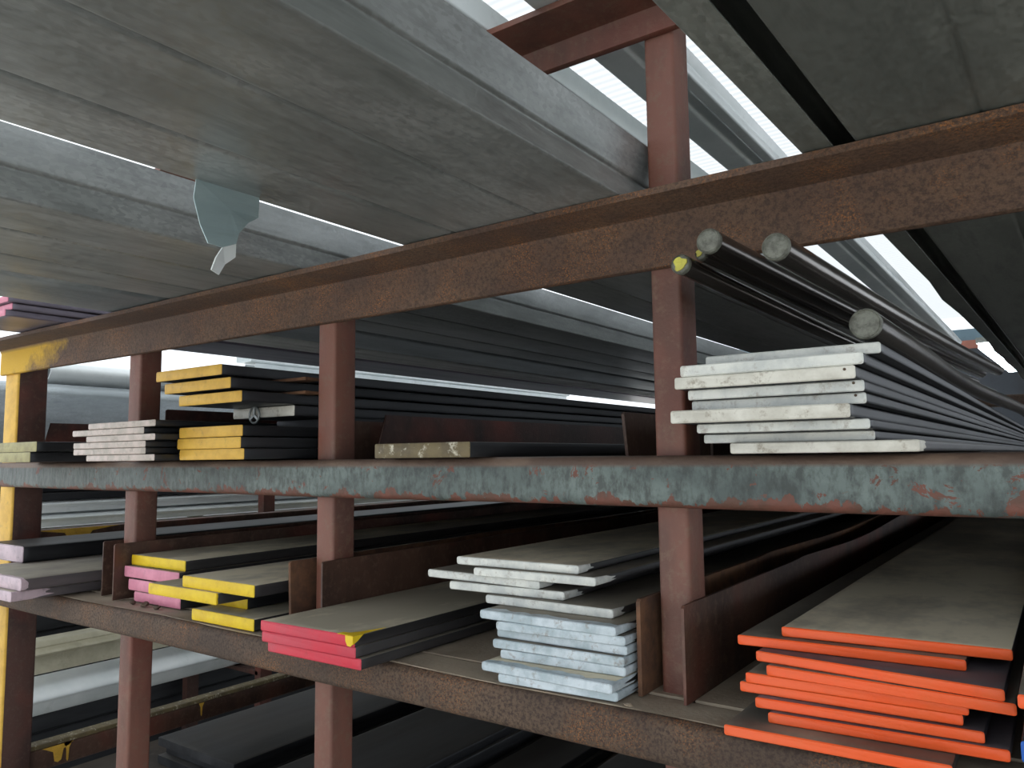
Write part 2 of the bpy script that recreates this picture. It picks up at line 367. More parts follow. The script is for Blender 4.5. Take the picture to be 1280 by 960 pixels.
# ------------------------------------------------------------------ stock: flat bars
def flat_bar(xl, xr, yl, yr, zt, t, body='mill', paint=None, label=None, group=None, wrap=(.004, .001, .004), y1=5.55, chip=0.0, sag=None, r=None, bend=0.):
    """xl..xr width, yl/yr front corner depths, zt top; wrap = paint reach on right side, top, left side"""
    r = r or min(.0022, t*.3); w = xr-xl; cx = (xl+xr)/2; cy = (yl+yr)/2; skew = (yr-yl)/w
    def prof(g, nx=30):
        h = t/2-.0005
        xs = w/2; P = []
        tops = lin(xs-r, -xs+r, nx)
        cor = lambda ccx, ccz, a0: [(ccx+(r+g)*math.cos(math.radians(a0+45*k)), ccz+(r+g)*math.sin(math.radians(a0+45*k))) for k in range(3)]
        P += [(xs+g, -h+r+(2*h-2*r)*k/4) for k in (1, 2, 3)]; P += cor(xs-r, h-r, 0); P += [(x, h+g) for x in tops[1:-1]]; P += cor(-xs+r, h-r, 90); P += [(-xs-g, h-r-(2*h-2*r)*k/4) for k in (1, 2, 3)]
        P += cor(-xs+r, -h+r, 180); P += [(-x, -h-g) for x in tops[1:-1]]; P += cor(xs-r, -h+r, 270)
        return P
    ys = [0, .0012] + [.02, .1, .3, .7] + lin(1.1, y1-cy, 8)
    fn = lambda k, s, a, z: (0, skew*a*(1 if k < 2 else 0) + (0 if k else 0), bend*max(0, 1-s/1.5)**2 if s < 1.5 else 0)
    def prof0(k):
        return prof(0)
    pr = prof(0)
    vs, fs = sweep(pr, ys, fn)
    # soften the front edge a little
    n = len(pr)
    for i in range(n):
        x, y, z = vs[i]; vs[i] = (x*(1-.0012/w*1.2), y, (z)*(1-.10 if t < .02 else .95))
    o = link('flat_bar', vs, fs, body, loc=(cx, cy, zt-t/2+H), smooth=True)
    tag(o, label, 'steel bar', group)
    if paint:
        g = .0003; P = prof(g); m = len(P); vv = []; ff = []
        inner = [(x*.985, z*.8) for x, z in P]
        for ring, yy in ((inner, -.0008), (P, .0006)):
            for x, z in ring:
                c = random.uniform(0, chip) if ring is inner else 0
                vv.append((x, yy+skew*x+c*0, z + (bend)))
        k = 0
        ph = random.uniform(0, 9)
        for i, (x, z) in enumerate(P):
            if x > w/2-.001: L = wrap[0]
            elif x < -w/2+.001: L = wrap[2]
            else: L = wrap[1]
            L = L*(.8+.16*math.sin(i*.55+ph)+.12*math.sin(i*1.3+2*ph)+random.uniform(-.1, .1)) if L > .002 else L
            vv.append((x, max(.001, L)+skew*x, z + bend*max(0, 1-max(0, L)/1.5)**2))
        for j in range(2):
            for i in range(m):
                q = (i+1) % m; ff.append((j*m+i, j*m+q, (j+1)*m+q, (j+1)*m+i))
        ff.append(tuple(range(m)))
        c = link('painted_end', vv, ff, paint, parent=o, smooth=True)
        c['label'] = {'orange': 'orange painted end', 'white': 'white painted end', 'white_blue': 'bluish white painted end', 'white_cream': 'cream white painted end',
            'white_pink': 'pinkish white painted end', 'yellow': 'bright yellow painted end', 'ochre': 'dull yellow painted end', 'pink': 'pink painted end', 'lilac': 'pale lilac painted end',
            'red': 'crimson painted end', 'olive': 'pale olive painted end', 'blue': 'blue painted end', 'speck': 'olive end with flaking white specks'}.get(paint, 'painted end')
    return o
ORD = ['lowest', 'second from the bottom', 'third from the bottom', 'fourth from the bottom', 'fifth from the bottom', 'sixth from the bottom', 'seventh from the bottom']
def ordn(i, n):
    if i == 0: return 'lowest'
    if i == n-1: return 'topmost'
    if i <= (n-1)//2: return ['', 'second lowest', 'third lowest', 'fourth lowest', 'fifth lowest', 'sixth lowest'][i]
    return ['', 'second highest', 'third highest', 'fourth highest', 'fifth highest', 'sixth highest'][n-1-i]

ZD = -.3205
# orange stack (lower shelf, right)
OR = [((905, 905), (1190, 957)), ((960, 890), (1262, 938)), ((944, 871), (1230, 915)), ((925, 851), (1203, 893)), ((932, 840), (1210, 880)),
      ((958, 831), (1270, 880)), ((945, 813), (1255, 862)), ((922, 793), (1207, 825)), ((977, 783), (1265, 812))]
OL = ['jutting furthest forward at the left', 'with its right end over the frame edge', 'below a pair of shorter ones', 'thin gap above it', 'half hidden under a wider one',
      'reaching furthest right', 'with a purplish bare top strip', 'jutting out to the left', 'with a dusty grey upper face']
for i, (a, b) in enumerate(OR):
    zt = ZD + .0122*(i+1); A = at_z(*a, zt); B = at_z(*b, zt)
    flat_bar(A.x, B.x, A.y, B.y, zt, .0122, 'mill_dusty_lit' if i == 8 else 'mill_purple' if i in (6, 2, 1) else 'mill', 'orange',
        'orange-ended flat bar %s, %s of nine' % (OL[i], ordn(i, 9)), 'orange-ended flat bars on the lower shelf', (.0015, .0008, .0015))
# next stack just entering at the right edge
zo = at_y(1276, 868, .80).z; zb = at_y(1277, 926, .80).z
flat_bar(-.046, .19, .80, .80, zo, .0122, 'mill', 'orange', 'orange-ended flat bar just showing at the right edge of the photo', None, (.0015, .001, .0015))
flat_bar(-.046, .20, .80, .80, zb, .018, 'mill_dk', 'blue', 'blue-ended flat bar low at the right edge of the photo', None, (.002, .001, .002))
flat_bar(-.030, .20, .95, .95, zo-.0125, zo-.0125-zb-.0006, 'mill_dk', None, 'thick plain dark bar at the right frame edge under an orange-ended one', None)
flat_bar(-.030, .20, .95, .95, zb-.0185, zb-.0185-ZD-.0006, 'mill_dk', None, 'plain dark bar on the shelf under the blue-ended one at the right edge', None)

# white stack (lower shelf, left of the near post)
WH = [((620, 842), (785, 866)), ((602, 826), (771, 857)), ((624, 812), (792, 835)), ((616, 798), (786, 823)), ((621.5, 784.6), (786, 808)), ((617, 777), (785, 795)),
      ((600, 761.5), (769, 784)), ((607, 743), (766, 762)), ((562, 726), (705, 740)), ((535, 711), (674, 726)), ((592, 709), (744, 722)), ((571, 695), (723, 707))]
WL = ['mostly hidden by the one on top of it', 'jutting out left with a chipped brown patch', 'thin and set back', 'with a rough bluish face', 'with a narrow pale face', 'shaded under a wide one',
      'with a rust-brown right corner', 'with a dusty brown upper face', 'shifted left below the leftmost', 'reaching furthest left', 'set back under the top one', 'with a scratched front and brown upper face']
for i, (a, b) in enumerate(WH):
    zt = ZD + .0132*(i+1); A = at_z(*a, zt); B = at_z(*b, zt)
    m = (A.y+B.y)/2; sk = max(-.012, min(.012, (B.y-A.y)))
    xr = min(B.x, -.495)
    flat_bar(A.x, xr, m-sk/2, m+sk/2, zt, .0132, 'mill_dusty_lit' if i in (11, 1) else 'mill', 'white_blue' if i < 7 else 'white',
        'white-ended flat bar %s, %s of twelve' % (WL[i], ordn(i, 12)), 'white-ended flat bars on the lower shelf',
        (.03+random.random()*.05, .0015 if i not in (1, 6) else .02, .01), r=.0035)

# red stack
RD = [((335, 801), (451, 824)), ((327.5, 788.5), (444, 809)), ((326, 775), (443, 795))]
for i, (a, b) in enumerate(RD):
    zt = ZD + .0175*(i+1); A = at_z(*a, zt); B = at_z(*b, zt)
    o = flat_bar(A.x, B.x, A.y, B.y, zt, .0173, ['mill', 'mill', 'mill_dusty_lit'][i], 'red',
        ['red-ended flat bar lying on the lower beam, set slightly right', 'red-ended flat bar between two others', 'red-ended flat bar with a yellow daubed corner'][i] + ', %s of three' % ['lowest', 'middle', 'topmost'][i],
        'red-ended flat bars on the lower shelf', (.001, .001, .001))
    if i == 2:
        w = B.x-A.x; n = 16; vv = []; 
        for k in range(n+1):
            s = k/n; vv += [(w/2-.034+.034*s, -.0016+.0000*s, .00935), (w/2-.034+.034*s, .006+.012*s+.006*random.random()+.05*s**3, .0094)]
        ff = [(2*k, 2*k+1, 2*k+3, 2*k+2) for k in range(n)]
        m0 = len(vv)
        vv += [(w/2-.0155, -.0018, .0086), (w/2+.0009, -.0018, .0086), (w/2+.0009, -.0018, -.003), (w/2-.004, -.0018, -.0072), (w/2-.011, -.0018, -.0065), (w/2-.015, -.0018, 0)]
        ff.append(tuple(range(m0, m0+6)))
        vv += [(w/2+.0009, -.0018, .0086), (w/2+.0009, .02, .0086), (w/2+.0009, .008, .0005), (w/2+.0009, -.0018, -.004)]; ff.append((m0+6, m0+7, m0+8, m0+9))
        q = link('paint_daub', vv, ff, 'yellow', parent=o); q['label'] = 'yellow paint daub on the corner'
        q.modifiers.new('t', 'SOLIDIFY').thickness = .0005

# pink and yellow stack
PK = [((168, 739), (239, 756), -.298, .0222, 'pink', 'mill_dusty_lit', 'pink-ended flat bar, lowest, showing left of the yellow ones'),
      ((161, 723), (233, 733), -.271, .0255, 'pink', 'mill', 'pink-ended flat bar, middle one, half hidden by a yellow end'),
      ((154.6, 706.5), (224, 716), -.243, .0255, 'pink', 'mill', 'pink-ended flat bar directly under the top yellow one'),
      ((165, 693), (232, 701), -.219, .0238, 'yellow', 'mill_dusty_lit', 'yellow-ended flat bar on top of the pink-ended ones')]
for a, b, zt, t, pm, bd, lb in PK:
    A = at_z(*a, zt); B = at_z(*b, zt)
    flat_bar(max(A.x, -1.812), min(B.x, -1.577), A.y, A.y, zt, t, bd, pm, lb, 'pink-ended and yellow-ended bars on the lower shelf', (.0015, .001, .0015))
YE = [((236, 761), (321, 773.5), -.2975, .0228, 'mill_dusty_lit', 'yellow-ended flat bar lying on the dusty shelf beside the red stack'),
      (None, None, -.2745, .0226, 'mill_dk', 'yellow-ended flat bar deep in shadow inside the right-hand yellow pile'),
      ((188, 728), (268, 742), -.2515, .0226, 'mill_dusty_lit', 'yellow-ended flat bar jutting left in front of the pink ends'),
      ((230, 719), (316, 732), -.2285, .0226, 'mill_dusty_lit', 'dusty-topped yellow-ended flat bar, topmost of the right-hand yellow pile')]
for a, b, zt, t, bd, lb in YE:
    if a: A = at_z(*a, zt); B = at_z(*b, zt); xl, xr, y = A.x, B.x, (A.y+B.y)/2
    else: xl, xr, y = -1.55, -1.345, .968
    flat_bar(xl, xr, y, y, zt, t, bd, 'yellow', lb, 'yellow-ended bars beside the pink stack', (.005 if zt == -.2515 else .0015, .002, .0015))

# grey thick bars with lilac ends, left
flat_bar(-2.30, -1.992, .80, .80, -.2965, .0235, 'mill_pale', 'lilac', 'lilac-ended thick bar lying on the lower beam, lowest of three by the yellow post', 'lilac-ended thick bars', (.09, .002, .01), r=.004)
flat_bar(-2.32, -1.975, .813, .813, -.2665, .0295, 'mill_pale', 'lilac', 'lilac-ended thick bar with pale dusty top, middle of three by the yellow post', 'lilac-ended thick bars', (.02, .012, .01), r=.007)
q = at_z(28, 704, -.2660)
flat_bar(-2.498, q.x, q.y, q.y, -.2660+.0435, .0435, 'mill_dk', 'lilac', 'lilac-ended thickest bar with near-black side, topmost of three by the yellow post', 'lilac-ended thick bars', (.002, .002, .002), r=.006)

# ---- middle shelf
WR = [((912.7, 554.7), (1149, 550), .0135, 'white_cream'), ((880, 544), (1093, 538), .0115, 'white'), ((871, 530.7), (1086.6, 522), .0115, 'white'), ((838, 511.6), (1061.5, 500), .0155, 'white_cream'),
      ((865, 503), (1082, 488), .0125, 'white'), ((860, 488), (1079.5, 474), .0125, 'white'), ((843, 469.6), (1068, 451), .0145, 'white_cream'), ((850, 453), (1078, 433.7), .0135, 'white'), ((882, 447), (1100, 425.4), .0125, 'white')]
RL = ['jutting right on the grey-blue beam', 'set back above a dark gap', 'thin and greyish', 'jutting furthest left', 'tucked just above the leftmost one',
      'with a nicked left corner', 'with a yellowish left tip', 'with small dark punch marks', 'set back with a notched right corner']
z = .0006
for i, (a, b, t, pm) in enumerate(WR):
    zt = z+t; da, db = ray(*a), ray(*b); ka, kb = da.x/da.y, db.x/db.y
    if i == 0: y = .915
    else: y = zt/((da.z/da.y+db.z/db.y)/2)
    y = min(.945, max(.86, y))
    if i == 0: y = .93
    o = flat_bar(ka*y, kb*y, y, y, zt, t, 'mill_dk' if i else 'mill', pm, 'cream-white-ended flat bar %s, %s of nine' % (RL[i], ordn(i, 9)), 'white-ended flat bars on the middle shelf', (.0015 if i else .05, .001, .0015), bend=0)
    for (px, pz) in (((kb-ka)*y/2-.010, .003),) if i in (4, 5, 6) else ():
        vs, fs = sweep([(px+.0016*math.cos(k), pz+.0016*math.sin(k)) for k in [j*math.pi/4 for j in range(8)]], [-.0014, .0002]); h = link('punch_mark', vs, fs, 'dirt', parent=o); h['label'] = 'small dark punch mark'
    z = zt
# yellow stack
YM = [((224.6, 564), (304.7, 562), .885, .001, .0220, 'plain-faced'), ((222, 548), (300.6, 546), .885, .0225, .044, 'tight in the lower three'), ((224.4, 535), (303, 531), .887, .045, .0665, 'with a ragged painted top edge')]
for i, (a, b, y, z0, z1, lb) in enumerate(YM):
    ka, kb = ray(*a), ray(*b)
    flat_bar(ka.x/ka.y*y, kb.x/kb.y*y, y, y, z1, z1-z0, 'mill_dk', 'ochre', 'dull-yellow-ended thick bar %s, %s of the lower three' % (lb, ['lowest', 'middle', 'topmost'][i]), 'lower yellow-ended bars on the middle shelf', (.001, .001, .001))
flat_bar(-1.46, -1.235, 1.12, 1.12, .0875, .0205, 'mill_dk', None, 'plain black thick bar recessed in the gap of the yellow-ended pile', 'plain bars inside the yellow-ended pile')
sb = flat_bar(-1.465, -1.262, 1.0+.01, 1.0+.01, .1095, .0215, 'mill_dk', 'white_cream', 'silvery-ended bar with a small wire ring, between the yellow ends', None, (.001, .001, .001))
Y3 = [((224, 495.6), (302, 488), .887, .1105, .132, 'slanting just above the silvery end'), ((206, 479.7), (288, 470), .887, .1385, .160, 'with chipped lower edge'), ((195.6, 463.8), (277, 453), .887, .1665, .188, 'highest of all, jutting furthest left')]
for i, (a, b, y, z0, z1, lb) in enumerate(Y3):
    ka, kb = ray(*a), ray(*b)
    flat_bar(ka.x/ka.y*y, kb.x/kb.y*y, y, y, z1, z1-z0, 'mill_dk', 'ochre', 'dull-yellow-ended thick bar %s in the loose upper pile' % lb, 'upper yellow-ended bars on the middle shelf', (.001, .001, .001))
# thin packers keeping the loose bars apart
for zt, t in ((.1383, .006), (.1663, .006)):
    o = box('packer_strip', -1.45, -1.24, 1.02, 1.06, zt-t, zt, 'edge_rust', None, .001)
    tag(o, 'thin rusty packer strip between the %s yellow-ended bars' % ('two lowest loose' if zt < .15 else 'two highest loose'), 'packer strip')
# ring with a Y-shaped spoke
def ring(c, R, r):
    vs, fs = [], []; n, m = 28, 8
    for i in range(n):
        a = 2*math.pi*i/n
        for j in range(m):
            b = 2*math.pi*j/m; rr = R+r*math.cos(b); vs.append((rr*math.cos(a), r*math.sin(b), rr*math.sin(a)))
    for i in range(n):
        for j in range(m): fs.append((i*m+j, ((i+1) % n)*m+j, ((i+1) % n)*m+(j+1) % m, i*m+(j+1) % m))
    o = link('wire_ring', vs, fs, 'galv', loc=c, smooth=True)
    for a in (90, 215, 325):
        d = Vector((math.cos(math.radians(a)), 0, math.sin(math.radians(a)))); s = Vector((-d.z, 0, d.x))*r
        P = [Vector((0, 0, 0))-s, Vector((0, 0, 0))+s, d*R+s, d*R-s]
        vv = [p+Vector((0, -r*.8, 0)) for p in P]+[p+Vector((0, r*.8, 0)) for p in P]
        link('spoke', vv, [(0, 1, 2, 3), (4, 5, 6, 7), (0, 1, 5, 4), (1, 2, 6, 5), (2, 3, 7, 6), (3, 0, 4, 7)], 'galv', parent=o)
    return o
c = at_y(318, 519, 1.003); tag(ring((c.x, c.y, c.z+H), .0165, .0024), 'small wire ring with Y-shaped spokes at the silvery bar end', 'wire ring')

# cream/pinkish white bars left of the yellow pile
WM = [((108, 570), (197, 569)), ((92, 561.6), (181.5, 560)), ((92, 553), (181.5, 551)), ((108, 545), (199, 543)), ((91, 537), (179.6, 534)), ((110.6, 532), (201.6, 525.4))]
WML = ['lying on the middle beam', 'in a flush pair', 'upper of a flush pair', 'greyish with a bent right tip', 'pinkish, jutting left', 'set to the right on top']
for i, (a, b) in enumerate(WM):
    ka, kb = ray(*a), ray(*b); y = .837
    flat_bar(ka.x/ka.y*y, min(-1.472, kb.x/kb.y*y), y, y, .0138*(i+1), .0133, 'mill_dk', 'white_pink', 'pinkish-white-ended flat bar %s, %s of six' % (WML[i], ordn(i, 6)), 'pinkish-white-ended bars on the middle shelf', (.001, .001, .001))
for i, (u0, u1, yy) in enumerate(((-70, 37.5, .826), (-65, 45, .826))):
    k1 = ray(u1, 565)
    xr = k1.x/k1.y*yy
    flat_bar(xr-.30, xr, yy, yy, .0245*(i+1), .024, 'mill_dk', 'olive', 'pale-olive-ended thick bar at the left end of the middle beam, %s of two' % ['lower', 'upper'][i], 'olive-ended bars on the middle shelf', (.001, .001, .001))
ka, kb = ray(468.5, 556), ray(587, 555); y = .93
flat_bar(ka.x/ka.y*y, kb.x/kb.y*y, y, y, .0245, .0245, 'mill_dk', 'speck', 'single thick bar with a flaking speckled end, alone in the centre bay', None, (.001, .001, .001))

# ------------------------------------------------------------------ round bars
def round_bar(P, r, label, end='cut', daub=None, nseg=24, group='round bars over the white-ended stack'):
    P = [Vector(p) for p in P]
    # Catmull-Rom through the points
    path = []
    Q = [P[0]*2-P[1]] + P + [P[-1]*2-P[-2]]
    for i in range(1, len(Q)-2):
        for k in range(10):
            t = k/10; a, b, c, d = Q[i-1:i+3]
            path.append(.5*((2*b)+(-a+c)*t+(2*a-5*b+4*c-d)*t*t+(-a+3*b-3*c+d)*t**3))
    path.append(P[-1]); o0 = path[0]; vs = []; fs = []
    path2 = [path[0], path[0]+(path[1]-path[0]).normalized()*.0015] + path[1:]
    for i, p in enumerate(path2):
        t = (path2[min(i+1, len(path2)-1)]-path2[max(i-1, 0)]).normalized(); s = t.cross(Vector((0, 0, 1))).normalized(); u = s.cross(t)
        rr = r*.9 if i == 0 else r
        for k in range(nseg):
            a = 2*math.pi*k/nseg; vs.append(p-o0+s*rr*math.cos(a)+u*rr*math.sin(a))
    for i in range(len(path2)-1):
        for k in range(nseg): fs.append((i*nseg+k, i*nseg+(k+1) % nseg, (i+1)*nseg+(k+1) % nseg, (i+1)*nseg+k))
    fs.append(tuple((len(path2)-1)*nseg+k for k in range(nseg)))
    o = link('round_bar', vs, fs, 'rodsteel', loc=(o0.x, o0.y, o0.z+H), smooth=True)
    tag(o, label, 'round bar', group)
    # rough sawn end with a burred rim
    t = (path2[1]-path2[0]).normalized(); s = t.cross(Vector((0, 0, 1))).normalized(); u = s.cross(t); vv = []; ff = []
    rings = [(0, -.0006), (.35, -.0010), (.7, -.0003), (.86, .0004), (.93, -.0012), (1.01, .0006), (1.015, .006)]
    for rr, dd in rings[1:]:
        for k in range(nseg):
            a = 2*math.pi*k/nseg; j = random.uniform(-.0005, .0005) if rr > .8 else 0
            vv.append(s*(r*rr+j*.3)*math.cos(a)+u*(r*rr+j*.3)*math.sin(a)+t*(dd+j*.5))
    vv.append(-t*.0008); c0 = len(vv)-1
    for i in range(len(rings)-2):
        for k in range(nseg): ff.append((i*nseg+k, i*nseg+(k+1) % nseg, (i+1)*nseg+(k+1) % nseg, (i+1)*nseg+k))
    for k in range(nseg): ff.append((c0, k, (k+1) % nseg))
    e = link('sawn_end', vv, ff, 'cut', parent=o, smooth=False); e['label'] = 'dull sawn end face with a burred rim'
    if daub:
        n = 16; vv = [(-t*.0026+s*daub[1]*r+u*daub[2]*r)]
        for k in range(n):
            a = 2*math.pi*k/n; q = r*daub[0]*(1+.18*math.sin(3*a+1)+.1*math.sin(5*a)); vv.append(s*(q*math.cos(a)+daub[1]*r)+u*(q*math.sin(a)+daub[2]*r)-t*.0022)
        vv += [v+t*.0016 for v in vv[1:]]
        ff = [(0, k+1, (k+1) % n+1) for k in range(n)] + [(k+1, (k+1) % n+1, n+(k+1) % n+1, n+k+1) for k in range(n)]
        d_ = link('paint_daub', vv, ff, 'yellowdaub', parent=o); d_['label'] = 'pale yellow paint daub'
    return o
def rp(u, v, y): p = at_y(u, v, y); return (p.x, p.y, p.z)
def straight(u0, v0, y0, u1, v1, y1, sag=.006):
    a, b = Vector(rp(u0, v0, y0)), Vector(rp(u1, v1, y1)); return [a] + [a.lerp(b, k/5)-Vector((0, 0, sag*math.sin(math.pi*k/5))) for k in range(1, 5)] + [b]
round_bar(straight(850, 330, .845, 1194, 484, 2.5), .0118, 'round steel bar with yellow-daubed end beside the post, leftmost of all', daub=(.68, .05, 0))
round_bar(straight(876, 318, .875, 1221, 477, 2.55), .0072, 'thinner round steel bar with a yellow rim daub, tucked behind the fatter one', daub=(.55, -.2, .2))
round_bar(straight(885, 301, .82, 1226, 466, 2.5), .0142, 'thick round steel bar with plain grey sawn end above the yellow-daubed ones')
round_bar(straight(969, 308, .80, 1247, 463, 2.5), .0145, 'round steel bar with pale sawn end, standing apart under the rusty beam')
round_bar([rp(1081.5, 404.7, .90), rp(1140, 440, 1.17), rp(1212, 484, 1.86), rp(1280, 514, 3.25), (-.14, 5.2, .150)], .0168, 'round steel bar sagging along the top of the white-ended stack, nearest right')

# ------------------------------------------------------------------ overhead galvanised stock
def section(name, poly, t, y0, y1, mat, label, cat, group=None, rot=0., n=24, jit=.002, fil=.008, wavef=None, z0=None):
    P = fillet(poly, fil, 4) if fil else poly
    P = thick(P, t); cx = sum(p[0] for p in poly)/len(poly); cz = poly[0][1] if z0 is None else z0
    P = [(a-cx, z-cz) for a, z in P]
    vs, fs = sweep(P, lin(0, y1-y0, n), wavef or (lambda k, s, a, z: (jit*math.sin(s*3.1+z*20)*(1 if z > .02 else 0), 0, jit*.5*math.sin(s*2.2+a*6)*(1 if z > .02 else 0))))
    o = link(name, vs, fs, mat, loc=(cx, y0, cz+H), smooth=True); o.rotation_euler.z = rot
    return tag(o, label, cat, group)
ZP = .3525
def tray(xl, xr, z, h, grooves, lip=.03):
    P = [(xl+lip, z+h), (xl, z+h-.004), (xl, z)]
    for g in grooves: P += [(g-.005, z), (g, z+.004), (g+.005, z)]
    P += [(xr-.002, z), (xr, z+.002), (xr-.016, z+.046), (xr-.011, z+.050), (xr-.007, z+h)]
    return P
TA = section('roofing_tray', [(x, z) for x, z in tray(-.872, -.4715, ZP, .106, (-.76, -.605))], .002, -.5, 5.6, 'galv',
        'wide galvanised tray overhead with two grooves and a bright bluish right flange', 'metal tray', 'galvanised trays on the rusty angle beam', fil=.004, z0=ZP)
section('roofing_tray', tray(-1.565, -1.131, ZP, .105, (-1.44, -1.28)), .002, .02, 5.6, 'galv',
        'dull galvanised tray overhead at the left, behind the torn flap', 'metal tray', 'galvanised trays on the rusty angle beam', fil=.004, z0=ZP)
section('roofing_tray', [(-.198+.03, ZP+.10), (-.198, ZP+.098), (-.198, ZP), (-.08, ZP), (-.075, ZP+.003), (-.07, ZP), (.11, ZP), (.175, ZP), (.175, ZP+.1)], .002, -.1, 5.6, 'galv_dark',
        'dark galvanised tray overhead at the top right of the photo', 'metal tray', None, fil=.006, z0=ZP, rot=-.026)
def wav(k, s, a, z): return ((.004*math.sin(s*5)+.003*math.sin(s*11))*(1 if z > .0 and a < 0 else 0)*min(1, max(0, s-.9)), 0, 0)
section('roofing_channel', [(-.224, ZP+.055), (-.224, ZP+.07), (-.228, ZP+.075), (-.246, ZP+.075), (-.254, ZP+.06), (-.256, ZP+.004), (-.251, ZP), (-.219, ZP)], .002, -.1, 5.6, 'galv_dark',
        'narrow dark channel overhead between the sky gap and the right-hand tray', 'metal channel', None, fil=.006, z0=ZP, rot=-.024, wavef=wav)
# rolled edge gutter and bars further left on the same beam
section('shallow_gutter', [(-1.592, ZP+.020), (-1.594, ZP+.008), (-1.606, ZP+.001), (-1.70, ZP), (-1.835, ZP+.003), (-1.865, ZP+.02), (-1.872, ZP+.05)], .002, .05, 5.6, 'galv_lt',
        'rounded galvanised gutter with a bright edge, left of the dull tray', 'gutter', None, fil=.01, z0=ZP)
for i in range(3):
    flat_bar(-2.30, -2.05+.006*i, .78+.012*(i % 2), .78+.012*(i % 2), ZP-.001+.0165*(i+1), .016, 'mill_lilac', 'pink', 'pink-ended flat bar on the high beam, far left, %s of three' % ['lowest', 'middle', 'topmost'][i], 'pink-ended bars on the high beam', (.0015, .001, .0015))
for i, x in enumerate((-1.905, -1.957, -2.009)):
    section('steel_pipe', [(x+.0245*math.cos(math.radians(a)), ZP+.0255+.0245*math.sin(math.radians(a))) for a in range(0, 361, 24)][:-1]+[(x+.0245, ZP+.025)], .002, 1.06+.03*i, 5.6, 'coated',
        ['bright galvanised pipe on the high beam beside the rounded gutter', 'bright galvanised pipe between two others on the high beam', 'bright galvanised pipe beside the pink-ended bars'][i], 'pipe', 'galvanised pipes on the high beam', fil=0, z0=ZP)
section('roofing_channel', [(-3.885, .56), (-3.885, .306), (-3.79, .306), (-3.79, .56)], .003, 2.75, 6.2, 'coated',
        'upright grey channel standing on the large spangled one, seen between the posts', 'metal channel', None, fil=.01, z0=.306)
for i in range(2):  # added dark bars, black out the brightness above the white purlins
    tag(box('backdrop_block', -3.5, -3.135-.02*i, 1.05, 6.1, -.1455+.031*i, -.1155+.031*i, 'mill_dk', None, .004), 'added dark backdrop bar outside the rack above the white purlins, %s of two' % ['lower', 'upper'][i], 'backdrop block', 'added dark backdrop bars above the white purlins')
section('coated_purlin', [(-3.90, .60), (-3.90, .563), (-3.76, .563), (-3.76, .585), (-3.77, .592)], .003, 2.7, 6.2, 'coated',
        'pale coated section capping the upright channel outside the rack', 'purlin', None, fil=.01, z0=.563)
# torn flap# torn flap hanging from the tray's left edge
def flap():
    out = [(0, 0), (.092, .004), (.088, -.030), (.070, -.042), (.055, -.060), (.050, -.075), (.030, -.084), (.012, -.082), (.003, -.060), (-.004, -.026)]
    # grid-free: fan of quads across with a crease
    vs = [(.006*math.sin(a*30)+.02*(b/.08)**2*0 + (.008 if b < -.02 else 0)*(-b/.08), a, b) for a, b in out]
    c = (.006, .045, -.03); vs.append(c); n = len(out); fs = [(i, (i+1) % n, n) for i in range(n)]
    o = link('torn_flap', vs, fs, 'galv_flap', loc=(.012, 1.035, 0), parent=TA); m = o.modifiers.new('s', 'SOLIDIFY'); m.thickness = .0016
    o.location = (-.864-TA.location.x, .535-TA.location.y, 0); o['label'] = 'torn pale flap hanging from the tray edge'
    pts = [(.000, .038, -.080), (.003, .056, -.066), (-.004, .060, -.088), (-.006, .046, -.100), (-.004, .036, -.116), (-.002, .024, -.112), (.001, .028, -.096)]
    q = link('curled_tip', pts, [(0, 1, 2, 3), (0, 3, 6), (3, 4, 5, 6)], 'coated', parent=o); q.modifiers.new('s', 'SOLIDIFY').thickness = .0018; q['label'] = 'curled pale tip of the torn sheet'
flap()
# next level up, on the top beam
ZQ = .6625
section('roofing_channel', [(-1.0, ZQ+.07), (-1.0, ZQ), (-.78, ZQ), (-.775, ZQ+.004), (-.77, ZQ), (-.690, ZQ), (-.690, ZQ+.044)], .002, -.3, 5.6, 'coated',
        'pale galvanised channel on the top beam, edging the left side of the bright roof gap', 'metal channel', None, fil=.004, z0=ZQ)
section('roofing_channel', [(-.598, ZQ+.09), (-.600, ZQ), (-.545, ZQ), (-.54, ZQ+.006), (-.520, ZQ+.006), (-.515, ZQ), (-.492, ZQ), (-.490, ZQ+.012), (-.494, ZQ+.018), (-.486, ZQ+.034)], .002, .88, 5.6, 'coated',
        'grey ribbed channel on the top beam, seen behind the near post', 'metal channel', None, fil=.004, z0=ZQ)
# stock beyond the left end of the rack, standing on its own trestles
section('roofing_channel', [(-3.9, .215), (-3.9, .30), (-3.16, .30), (-3.10, .272), (-3.10, -.06), (-3.14, -.06)], .003, 1.0, 6.2, 'galv_lt',
        'large spangled galvanised channel outside the left end of the rack', 'metal channel', None, fil=.03, z0=-.06)
section('ridge_capping', [(-3.52, .33), (-3.48, .385), (-3.36, .405), (-3.24, .392), (-3.18, .36), (-3.20, .325), (-3.24, .304), (-3.34, .304)], .003, 1.38, 6.2, 'coated',
        'pale folded capping lying on the large spangled channel', 'ridge capping', None, fil=.02, z0=.304)
for i, (zz, c_) in enumerate(((-.148, 'coated'), (-.201, 'coated'))):
    section('coated_purlin', [(-3.5, zz-.043), (-3.5, zz), (-3.16, zz), (-3.13, zz-.012), (-3.15, zz-.022), (-3.15, zz-.043)], .003, 1.0, 6.2, c_,
        'white coated purlin outside the rack seen under the middle beam, %s of two' % ['upper', 'lower'][i], 'purlin', 'white purlins outside the rack', fil=.006, z0=zz-.043)
